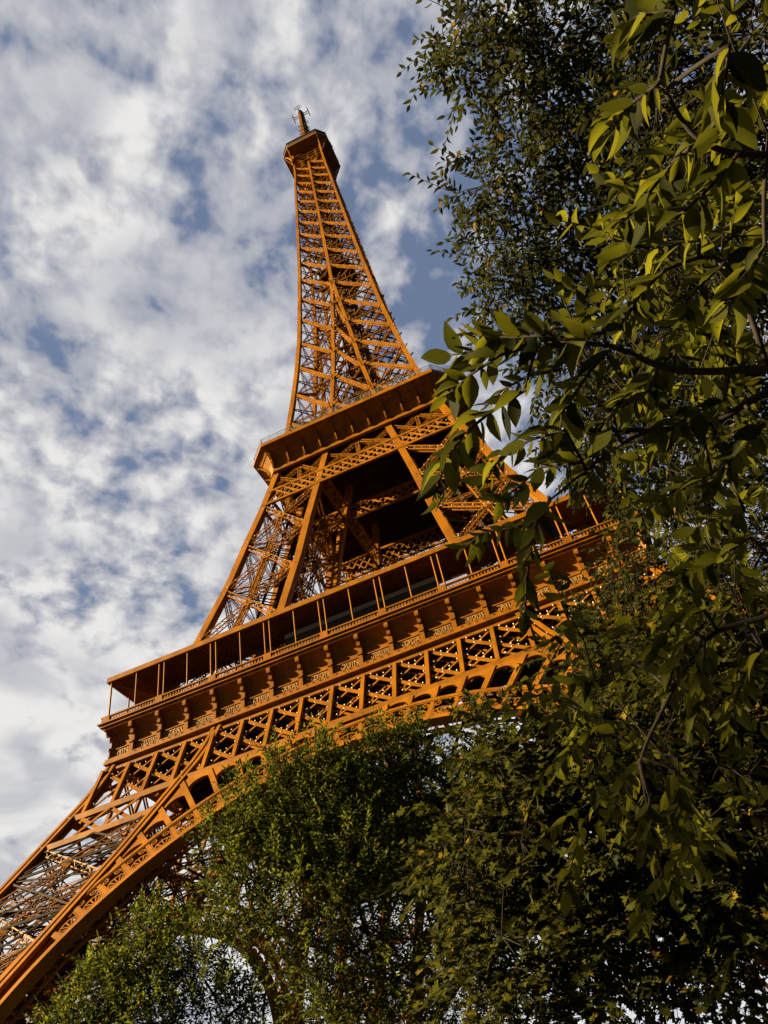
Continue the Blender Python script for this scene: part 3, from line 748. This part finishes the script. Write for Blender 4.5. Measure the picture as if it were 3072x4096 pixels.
def leaf_shape(kind):
    """template: y along the leaf 0..1, x across, z up; returns verts and quads/tris"""
    if kind == 'oval':
        ys = [0, .14, .34, .58, .8, 1.0]; wd = [.015, .15, .235, .215, .12, .0]
        V = []; F = []
        for y, w in zip(ys, wd):
            sag = -.16*y*y
            V += [(-w, y, .35*w+sag), (0, y+.012, sag), (w, y, .35*w+sag)]
        for i in range(len(ys)-1):
            a = i*3
            F += [(a, a+1, a+4, a+3), (a+1, a+2, a+5, a+4)]
        return np.array(V), F
    if kind == 'small':
        V = [(0, 0, 0), (-.2, .3, .06), (0, .45, -.02), (.2, .3, .06), (-.16, .65, .02), (.16, .65, .02), (0, 1, -.12)]
        return np.array(V), [(0, 2, 1), (0, 3, 2), (1, 2, 4), (2, 3, 5), (2, 6, 4), (2, 5, 6)]
    # lobed, hand shaped
    half = [(.03, .0), (.2, .04), (.50, .06), (.34, .22), (.62, .50), (.36, .50), (.24, .54), (.30, .78), (.12, .76), (.0, 1.0)]
    out = half+[(-x, y) for x, y in half[-2::-1]]
    V = [(0, .32, -.03)]+[(x, y, .22*abs(x)-.14*y*y) for x, y in out]
    n = len(out); F = [(0, 1+i, 1+i+1) for i in range(n-1)]
    return np.array(V), F
def leaves_mesh(name, LV, kind, m, parent):
    """LV rows: origin, direction, normal, size"""
    LV = np.array(LV); T, F = leaf_shape(kind)
    o = LV[:, :3]; d = LV[:, 3:6]; nn = LV[:, 6:9]; sz = LV[:, 9]
    d = d/np.linalg.norm(d, axis=1, keepdims=True); x = np.cross(d, nn); x /= np.maximum(np.linalg.norm(x, axis=1, keepdims=True), 1e-6); z = np.cross(x, d)
    wv = rng.uniform(.82, 1.15, len(LV)); cv = rng.uniform(-1.2, 2.8, len(LV))
    P = o[:, None]+sz[:, None, None]*(T[None, :, 0:1]*wv[:, None, None]*x[:, None]+T[None, :, 1:2]*d[:, None]+T[None, :, 2:3]*cv[:, None, None]*z[:, None])
    nv = len(T); base = np.arange(len(LV))*nv
    fl = np.array([i for f in F for i in f]); li = (base[:, None]+fl[None]).ravel(); lt = np.tile(np.array([len(f) for f in F]), len(LV))
    return mesh_obj(name, P.reshape(-1, 3), li, lt, m, parent, smooth=(kind == 'oval'))
def spray(LV, tw, p, d, ln, n, size, droop, kind, rad=.004):
    """a leafy twig: alternate leaves along a drooping curve"""
    d = unit(d); pts = [np.array(p, float)]; dd = d.copy()
    k = 5
    for i in range(k):
        dd = unit(dd+np.array((0, 0, -droop/k))+rng.normal(0, .06, 3)); pts.append(pts[-1]+dd*ln/k)
    tw.append((pts, rad))
    side = unit(np.cross(dd, (rng.normal(0, .3), rng.normal(0, .3), 1)))
    for i in range(n):
        f = (i+.6)/n*k; j = min(int(f), k-1); q = pts[j]+(pts[j+1]-pts[j])*(f-j); a = unit(pts[j+1]-pts[j])
        s = side*(1 if i % 2 else -1)
        ld = unit(a*rng.uniform(.5, .95)+s*rng.uniform(.6, 1.0)+np.array((0, 0, -droop*.35))+rng.normal(0, .16, 3))
        if i == n-1: ld = unit(a+rng.normal(0, .12, 3))
        nr = unit(np.array((0, 0, 1.0))+rng.normal(0, .42, 3)+np.cross(side, a)*.35)
        LV.append((*q, *ld, *nr, size*rng.uniform(.7, 1.15)*(1 if i else .8)))
def bez(p0, p1, sag=0.0, n=7, lead=None):
    p0 = np.asarray(p0, float); p1 = np.asarray(p1, float); L_ = np.linalg.norm(p1-p0)
    c = p0+(lead if lead is not None else (p1-p0)*.5)+np.array((0, 0, sag*L_))
    return [(1-t)**2*p0+2*t*(1-t)*c+t*t*p1 for t in np.linspace(0, 1, n)]
class Tree:
    def __init__(s, name, base, label, cat, lm, kind, bark=BARK, group=None):
        s.root = empty(name, tuple(base)); tag(s.root, label, cat, group); s.base = np.array(base, float)
        s.cs = []; s.LV = []; s.tw = []; s.limbs = []; s.lm = lm; s.kind = kind; s.bark = bark; s.tr = MB()
    def trunk(s, top, r0, r1, bend=.03):
        top = np.asarray(top, float); s.top = top
        pts = bez(s.base, top, 0, 8); pts = [p+rng.normal(0, bend, 3)*(i > 0) for i, p in enumerate(pts)]
        pts[-1] = top; rr = [r0*1.5]+list(np.linspace(r0, r1, 7)); e_ = unit(pts[-1]-pts[-2]); pts += [pts[-1]+e_*r1*.8, pts[-1]+e_*(r1*2+.25)]; rr += [r1*.75, r1*.12]; s.tr.tube([p-s.base for p in pts], rr, 10)
    def lobe(s, c, rad, n, size, leafn=7, ln=.35, start=None, limb_r=.03, droop=.5, outward=.6, upw=0.0, boughs=6, squash=.8, shell=.35, hole=None):
        c = np.asarray(c, float); st = s.top if start is None else np.asarray(start, float)
        if s.cs:
            dd_ = [np.linalg.norm(c-q) for q in s.cs]; j = int(np.argmin(dd_))
            if dd_[j] < .75*np.linalg.norm(c-s.top): st = s.cs[j]; limb_r *= .6
        s.cs.append(c)
        pts = bez(st, c, .12, 7); s.limbs.append(([p for p in pts], list(np.linspace(limb_r, limb_r*.45, 7))))
        sk = [p for p in pts[-3:]]
        for b_ in range(boughs):
            d = unit(rng.normal(0, 1, 3)+np.array((0, 0, .25))); e = c+d*rad*np.array((1, 1, squash))*rng.uniform(.6, .95)
            q = bez(pts[4] if b_ % 2 else c, e, .1, 5); s.tw.append((q, limb_r*.33)); sk += q
        sk = np.array(sk)
        for i in range(n):
            d = unit(rng.normal(0, 1, 3)); r = rng.uniform(shell, 1)**.6
            p = c+d*r*rad*np.array((1, 1, squash))
            j = np.argmin(((sk-p)**2).sum(1)); a = sk[j]
            if np.linalg.norm(a-p) > .12: s.tw.append((bez(a, p, .05, 4), max(.0035, limb_r*.12)))
            dd = unit(d*outward+rng.normal(0, .45, 3)+np.array((0, 0, upw)))
            spray(s.LV, s.tw, p, dd, ln*rng.uniform(.7, 1.2), int(leafn*rng.uniform(.7, 1.3))+1, size, droop, s.kind, max(.003, size*.03))
    def finish(s):
        s.tr.build('trunk', s.bark, s.root, smooth=True)
        for pts, rr in s.limbs:
            m = MB(); m.tube([p-s.base for p in pts], rr, 7); m.build('limb', s.bark, s.root, smooth=True)
        m = MB()
        for pts, r in s.tw:
            q = [p-s.base for p in pts]
            m.tube(q, list(np.linspace(r, r*.5, len(q))), 4)
        m.build('twigs', s.bark, s.root, smooth=True)
        LV = np.array(s.LV); LV[:, :3] -= s.base
        leaves_mesh('crown', LV, s.kind, s.lm, s.root)

def pol(az, dist, z=-.33): return np.array([CAM[0]+dist*math.sin(math.radians(az)), CAM[1]+dist*math.cos(math.radians(az)), z])

ASH = leaf_mat('ash_leaf', (.007, .0095, .003), (.026, .029, .0045), .30, .05)
ELM = leaf_mat('elm_leaf', (.006, .008, .0012), (.054, .055, .003), .55, .0)
MAPLE = leaf_mat('maple_leaf', (.008, .011, .003), (.044, .045, .005), .32, .06)
BUSH = leaf_mat('lime_leaf', (.012, .019, .003), (.068, .080, .007), .40, .03)

# tall tree to the right whose small leaved boughs stand against the sky
T = Tree('ash_tree', pol(34, 4.6), 'tall dark ash tree with small pointed leaves overhanging from the upper right', 'tree', ASH, 'small')
T.trunk(pol(31, 4.3, 4.6), .19, .13)
_l = ((1950, 130, 7, .62, 95), (2110, 380, 7, .5, 70), (2280, 60, 7.2, .7, 110), (1800, 190, 7, .34, 34), (1880, 750, 7, .32, 34), (2060, 700, 7, .42, 50), (2120, 930, 7.1, .45, 60),
                        (2300, 640, 7.4, .55, 70), (1960, 1010, 7, .40, 50), (2060, 1180, 7, .36, 44), (2230, 1130, 7.3, .5, 70), (2560, 250, 7.2, .85, 190), (2640, 800, 7.4, .8, 170), (2560, 1270, 7.6, .8, 170),
                        (2950, 250, 6.5, .9, 230), (2960, 850, 6.8, .9, 230), (2930, 1350, 7, .9, 240), (2330, 1480, 7.3, .62, 110), (2640, 1720, 7.5, .85, 230), (2950, 1850, 7.2, .75, 170), (2400, 1760, 7.5, .5, 80),
                        (2700, 2250, 7.8, .75, 120), (2980, 2350, 7.4, .7, 110), (2500, 2500, 8, .42, 70), (2300, 2640, 8, .36, 50))
for (x, y, d, r, n) in sorted(_l, key=lambda q: -q[0]):
    T.lobe(at(x+(35 if x < 2000 else 0), y, d), r*(.84 if x < 2400 else 1), int(n*(1.75 if x > 2400 else 1.0)), .078, 8, .34, limb_r=.024, droop=.55, hole=.4)
T.finish()

# low boughs with big leaves close to the camera, from a tree just outside the frame
T = Tree('elm_tree', pol(74, 2.7), 'near elm tree whose large yellow green leaves hang in front of the tower', 'tree', ELM, 'oval')
T.trunk(pol(70, 2.6, 2.9), .13, .09)
twq = []
def near_twig(path, dist, n, size, droop=.3):
    pts = [at(x, y, dist*(1+.03*i)) for i, (x, y) in enumerate(path)]
    seg = []
    for i in range(len(pts)-1):
        for t in np.linspace(0, 1, 4, endpoint=False): seg.append(pts[i]*(1-t)+pts[i+1]*t)
    seg.append(pts[-1])
    bp = np.array([p for l in T.limbs for p in l[0]]); a0 = bp[np.argmin(((bp-seg[0])**2).sum(1))]
    T.tw.append((bez(a0, seg[0], .08, 5)[:-1]+seg, .005))
    side = unit(np.cross(seg[-1]-seg[0], CF))
    m_ = len(seg)-1
    for i in range(n):
        f = (i+.7)/n*m_; j = min(int(f), m_-1); q = seg[j]+(seg[j+1]-seg[j])*(f-j); a = unit(seg[j+1]-seg[j])
        s_ = side*(1 if i % 2 else -1)
        ld = unit(a*.8+s_*.75+np.array((0, 0, -droop-.25))+rng.normal(0, .18, 3)) if i < n-1 else a
        nr = unit(-CF*.8+np.array((0, 0, .8))+rng.normal(0, .38, 3))
        T.LV.append((*q, *ld, *nr, size*rng.uniform(.58, 1.12)))
for path, dist, n, size in (
    ([(2420, 1330), (2150, 1390), (1960, 1400), (1800, 1420)], 1.75, 10, .115), ([(2180, 1340), (2050, 1350), (1900, 1340)], 1.75, 6, .11),
    ([(2000, 1420), (1880, 1500), (1780, 1590)], 1.75, 6, .10), ([(2250, 1480), (2120, 1500), (2010, 1560), (1930, 1640)], 1.8, 8, .075),
    ([(2100, 1560), (1960, 1650), (1850, 1740), (1780, 1860), (1730, 2000)], 1.7, 11, .105), ([(2260, 1720), (2120, 1760), (2000, 1830), (1940, 1930)], 1.8, 9, .095),
    ([(2330, 1850), (2160, 1870), (2060, 1960), (1960, 2020)], 1.9, 9, .085), ([(2200, 2000), (2130, 2120), (2110, 2300), (2100, 2450)], 1.7, 11, .09),
    ([(2170, 2080), (2050, 2110), (1930, 2130), (1850, 2200)], 1.8, 8, .075), ([(2450, 1380), (2350, 1500), (2250, 1650), (2230, 1800)], 1.8, 10, .10),
    ([(2700, 40), (2560, 60), (2470, 130)], 1.7, 7, .10), ([(2640, 330), (2520, 420), (2440, 530)], 1.7, 8, .10), ([(2920, 180), (2900, 330), (2860, 480)], 1.6, 8, .12),
    ([(2800, 560), (2700, 640), (2560, 820), (2480, 900)], 1.7, 11, .10), ([(2950, 620), (2830, 760), (2700, 880)], 1.7, 9, .10), ([(2800, 960), (2620, 1000), (2420, 950)], 1.8, 9, .10),
    ([(2900, 1050), (2760, 1180), (2700, 1320)], 1.8, 9, .09), ([(2660, 1080), (2560, 1180), (2480, 1320)], 1.8, 9, .10), ([(3060, 980), (2980, 1120), (2900, 1250)], 1.6, 8, .10),
    ([(2700, 1400), (2600, 1520), (2480, 1600)], 1.9, 10, .09), ([(2600, 1560), (2450, 1650), (2330, 1760)], 1.9, 10, .09), ([(2900, 1600), (2760, 1660), (2620, 1760)], 1.9, 10, .09),
    ([(2450, 1700), (2380, 1850), (2330, 1980)], 1.9, 9, .085), ([(2850, 1900), (2700, 1960), (2560, 2060)], 2.0, 9, .085), ([(3060, 1700), (2950, 1800), (2850, 1950)], 1.9, 9, .09),
    ([(3000, 2150), (2850, 2250), (2700, 2300)], 2.0, 9, .08), ([(2780, 2530), (2700, 2650), (2660, 2800)], 2.0, 9, .075), ([(2820, 2600), (2790, 2750), (2770, 2930)], 2.0, 9, .08),
    ([(2560, 3050), (2480, 3130), (2440, 3270)], 2.2, 8, .075), ([(2700, 3080), (2720, 3230), (2690, 3330)], 2.1, 8, .08), ([(2600, 3200), (2590, 3330), (2570, 3420)], 2.1, 8, .075),
    ([(2650, 3500), (2570, 3600), (2560, 3720)], 2.2, 8, .075), ([(2820, 2440), (2700, 2480), (2620, 2600)], 2.0, 9, .07), ([(2500, 2640), (2400, 2700), (2330, 2760)], 2.6, 8, .07),
    ([(3050, 2600), (2960, 2750), (2900, 2900)], 2.0, 9, .075), ([(2980, 2050), (2890, 2060), (2760, 2120)], 1.9, 8, .075)):
    twq.append((path, dist, int(n*2.1), size*.76))
for path, dist, r in (([(3400, 1400), (3072, 1470), (2700, 1480), (2420, 1380), (2150, 1390)], 1.85, .011), ([(3400, 1500), (3072, 1570), (2850, 1690), (2600, 1720), (2260, 1720)], 2.0, .011), ([(3400, 2250), (3100, 2450), (2820, 2560), (2620, 2900), (2560, 3050)], 2.1, .009),
                      ([(3400, 500), (3072, 620), (2800, 560), (2640, 330)], 1.75, .009), ([(3072, 1470), (2900, 1050), (2660, 1080)], 1.85, .007), ([(2600, 1720), (2450, 1800), (2200, 2000)], 1.95, .006)):
    pp = [at(x, y, dist) for x, y in path]
    sm = []
    for i in range(len(pp)-1):
        for t in np.linspace(0, 1, 5, endpoint=False):
            pa, pb, pc, pd = pp[max(i-1, 0)], pp[i], pp[i+1], pp[min(i+2, len(pp)-1)]
            sm.append(.5*(2*pb+(pc-pa)*t+(2*pa-5*pb+4*pc-pd)*t*t+(3*pb-pa-3*pc+pd)*t**3))
    sm.append(pp[-1]); rr = list(np.linspace(r, r*.4, len(sm)))
    if path[0][0] >= 3400: sm = bez(T.top, sm[0], .1, 5)[:-1]+sm; rr = [r*2.2, r*1.9, r*1.6, r*1.3]+rr
    T.limbs.append((sm, rr))
for q in twq: near_twig(*q)
bp = [q for l in T.limbs for q in l[0]]
cand = []
for i in range(300):                                               # the bough's inner sprays, a little further back
    x, y = rng.uniform(2150, 3120), rng.uniform(0, 3400)
    if x < 2330+160*math.sin(y/260.0)+(250 if y < 1250 else 0): continue
    if 1930 < y < 2480 and x < 2640: continue
    cand.append(at(x, y, rng.uniform(2.4, 4.0)))
bpa = np.array(bp); cand.sort(key=lambda p: ((bpa-p)**2).sum(1).min())
for p in cand:
    A = np.array(bp); a0 = A[np.argmin(((A-p)**2).sum(1))]; q = bez(a0, p, .06, 5); bp += q[2:]
    T.tw.append((q, .0032))
    spray(T.LV, T.tw, p, unit(p-a0)*.7+rng.normal(0, .4, 3), rng.uniform(.22, .36), int(rng.integers(8, 13)), .072, .7, 'oval', .0026)
T.finish()

# broad lobed-leaf tree filling the lower right
T = Tree('maple_tree', pol(10, 6.4), 'dark maple tree with lobed leaves filling the lower right corner', 'tree', MAPLE, 'lobed')
T.trunk(pol(8, 6.2, 2.1), .17, .12)
for (x, y, d, r, n) in ((2000, 2950, 6.2, .28, 40), (2180, 3080, 6, .36, 70), (2050, 3200, 5.8, .5, 120), (2350, 3120, 5.8, .5, 120), (2420, 2800, 6.4, .32, 40), (2480, 2600, 6.6, .30, 40),
                        (2650, 2950, 6, .5, 120), (2900, 2750, 6, .5, 120), (2950, 3250, 5.8, .5, 120), (2650, 3350, 5.6, .5, 120), (2300, 3450, 5.6, .5, 120), (1950, 3480, 5.8, .5, 120), 

                        (2200, 3740, 5.5, .5, 110), (2560, 3650, 5.4, .45, 80), (2880, 3600, 5.4, .45, 80), (2000, 3960, 5.5, .42, 60), (2350, 4000, 5.4, .42, 60), (2700, 3900, 5.4, .30, 34), (2980, 3850, 5.3, .34, 40), (2900, 2450, 6.4, .5, 110), (2750, 2650, 6.3, .45, 90), (3000, 2950, 6.2, .5, 110), (2980, 3480, 6, .5, 110), (2600, 2800, 6.5, .4, 70)):
    T.lobe(at(x, y, d), r, int(n*1.5), .066, 7, .26, limb_r=.018, droop=.35, shell=.2)
T.finish()

# bushy trees in the middle distance, nearer the tower's foot
def bushy(name, base, top, label, lobes, size=.088):
    global T
    T = Tree(name, base, label, 'tree', BUSH, 'small')
    T.trunk(top, .22, .13)
    for (x, y, d, r, n) in lobes: T.lobe(at(x, y+105, d), r, int(n*1.6), size, 11, .40, limb_r=.035, droop=.1, outward=.3, upw=.7, shell=.15, squash=1.15)
    T.finish()
bushy('lime_tree', pol(-20, 14), pol(-20, 13.8, 3.6), 'yellow green bushy lime tree with pointed tips in front of the arch',
      ((1270, 3010, 13.5, .42, 44), (1260, 3150, 13.5, .7, 110), (1000, 3180, 13.5, .40, 44), (1080, 3330, 13.5, .62, 100), (900, 3350, 13.5, .42, 50), (1480, 3080, 13.6, .55, 80), (1560, 2960, 13.6, .34, 34), (1420, 3300, 13.2, .8, 150),
       (1180, 3500, 13.2, .8, 150), (950, 3560, 13.4, .62, 100), (1450, 3600, 13, .8, 150), (1700, 3300, 13.4, .7, 110), (1650, 2930, 13.8, .4, 44), (1250, 3740, 13, .6, 76), (1560, 3850, 13, .6, 70), (1320, 3960, 12.8, .5, 50), (1750, 3650, 13, .7, 100), (1800, 3000, 14, .5, 60), (1880, 3150, 13.6, .6, 100), (1640, 3080, 13.6, .5, 70), (1740, 3160, 13.5, .5, 70), (1450, 4050, 12.8, .5, 60), (1900, 4050, 12.8, .6, 70), (1960, 2960, 13.8, .32, 34), (1820, 3480, 13, .7, 110), (1700, 3980, 12.8, .6, 70), (2000, 3350, 13.2, .7, 100), (1950, 3750, 13, .6, 80), (1150, 3050, 13.7, .34, 30), (1277, 2880, 13.6, .2, 16), (1120, 2960, 13.6, .22, 18), (962, 3060, 13.6, .2, 16), (1510, 2850, 13.7, .24, 20), (1650, 2840, 13.8, .22, 18), (1400, 2980, 13.6, .26, 22), (850, 3250, 13.6, .22, 16)))
bushy('small_lime_tree', pol(-35, 15), pol(-35, 14.8, 3.2), 'dark green lime tree at the lower left before the tower leg',
      ((600, 3640, 14.5, .42, 44), (550, 3800, 14.5, .62, 100), (720, 3720, 14.4, .5, 64), (420, 3890, 14.6, .5, 70), (330, 4020, 14.6, .5, 70), (600, 3980, 14.2, .62, 100), (820, 3820, 14, .6, 84), (480, 4080, 14.3, .6, 84), (720, 4090, 14, .6, 70), (900, 3970, 14, .5, 46), (1060, 3870, 13.8, .4, 34), (1050, 4080, 13.6, .5, 40), (230, 4080, 14.8, .4, 40)))

# an unseen leafy tree added behind the viewpoint, on the sun's side: it dapples the near boughs with shade
T = Tree('maple_tree', pol(-113, 9.2), 'unseen leafy maple tree added behind the viewpoint to shade the near boughs', 'tree', MAPLE, 'lobed')
T.trunk(pol(-113, 9.1, 3.6), .2, .14)
sv = np.array(sd); sh = unit(np.array((sv[0], sv[1], 0))); sp_ = np.array((-sh[1], sh[0], 0))
for off, hgt, r, n in ((-1.9, 5.9, .75, 110), (-2.8, 6.9, .7, 80), (-3.0, 5.5, .7, 80), (-1.7, 7.0, .55, 45), (-3.9, 6.2, .7, 70), (-2.3, 4.8, .7, 60)):
    c = CAM+sh*9.0+sp_*off; c[2] = hgt
    T.lobe(c, r, n, .11, 6, .34, limb_r=.03, droop=.3)
T.finish()
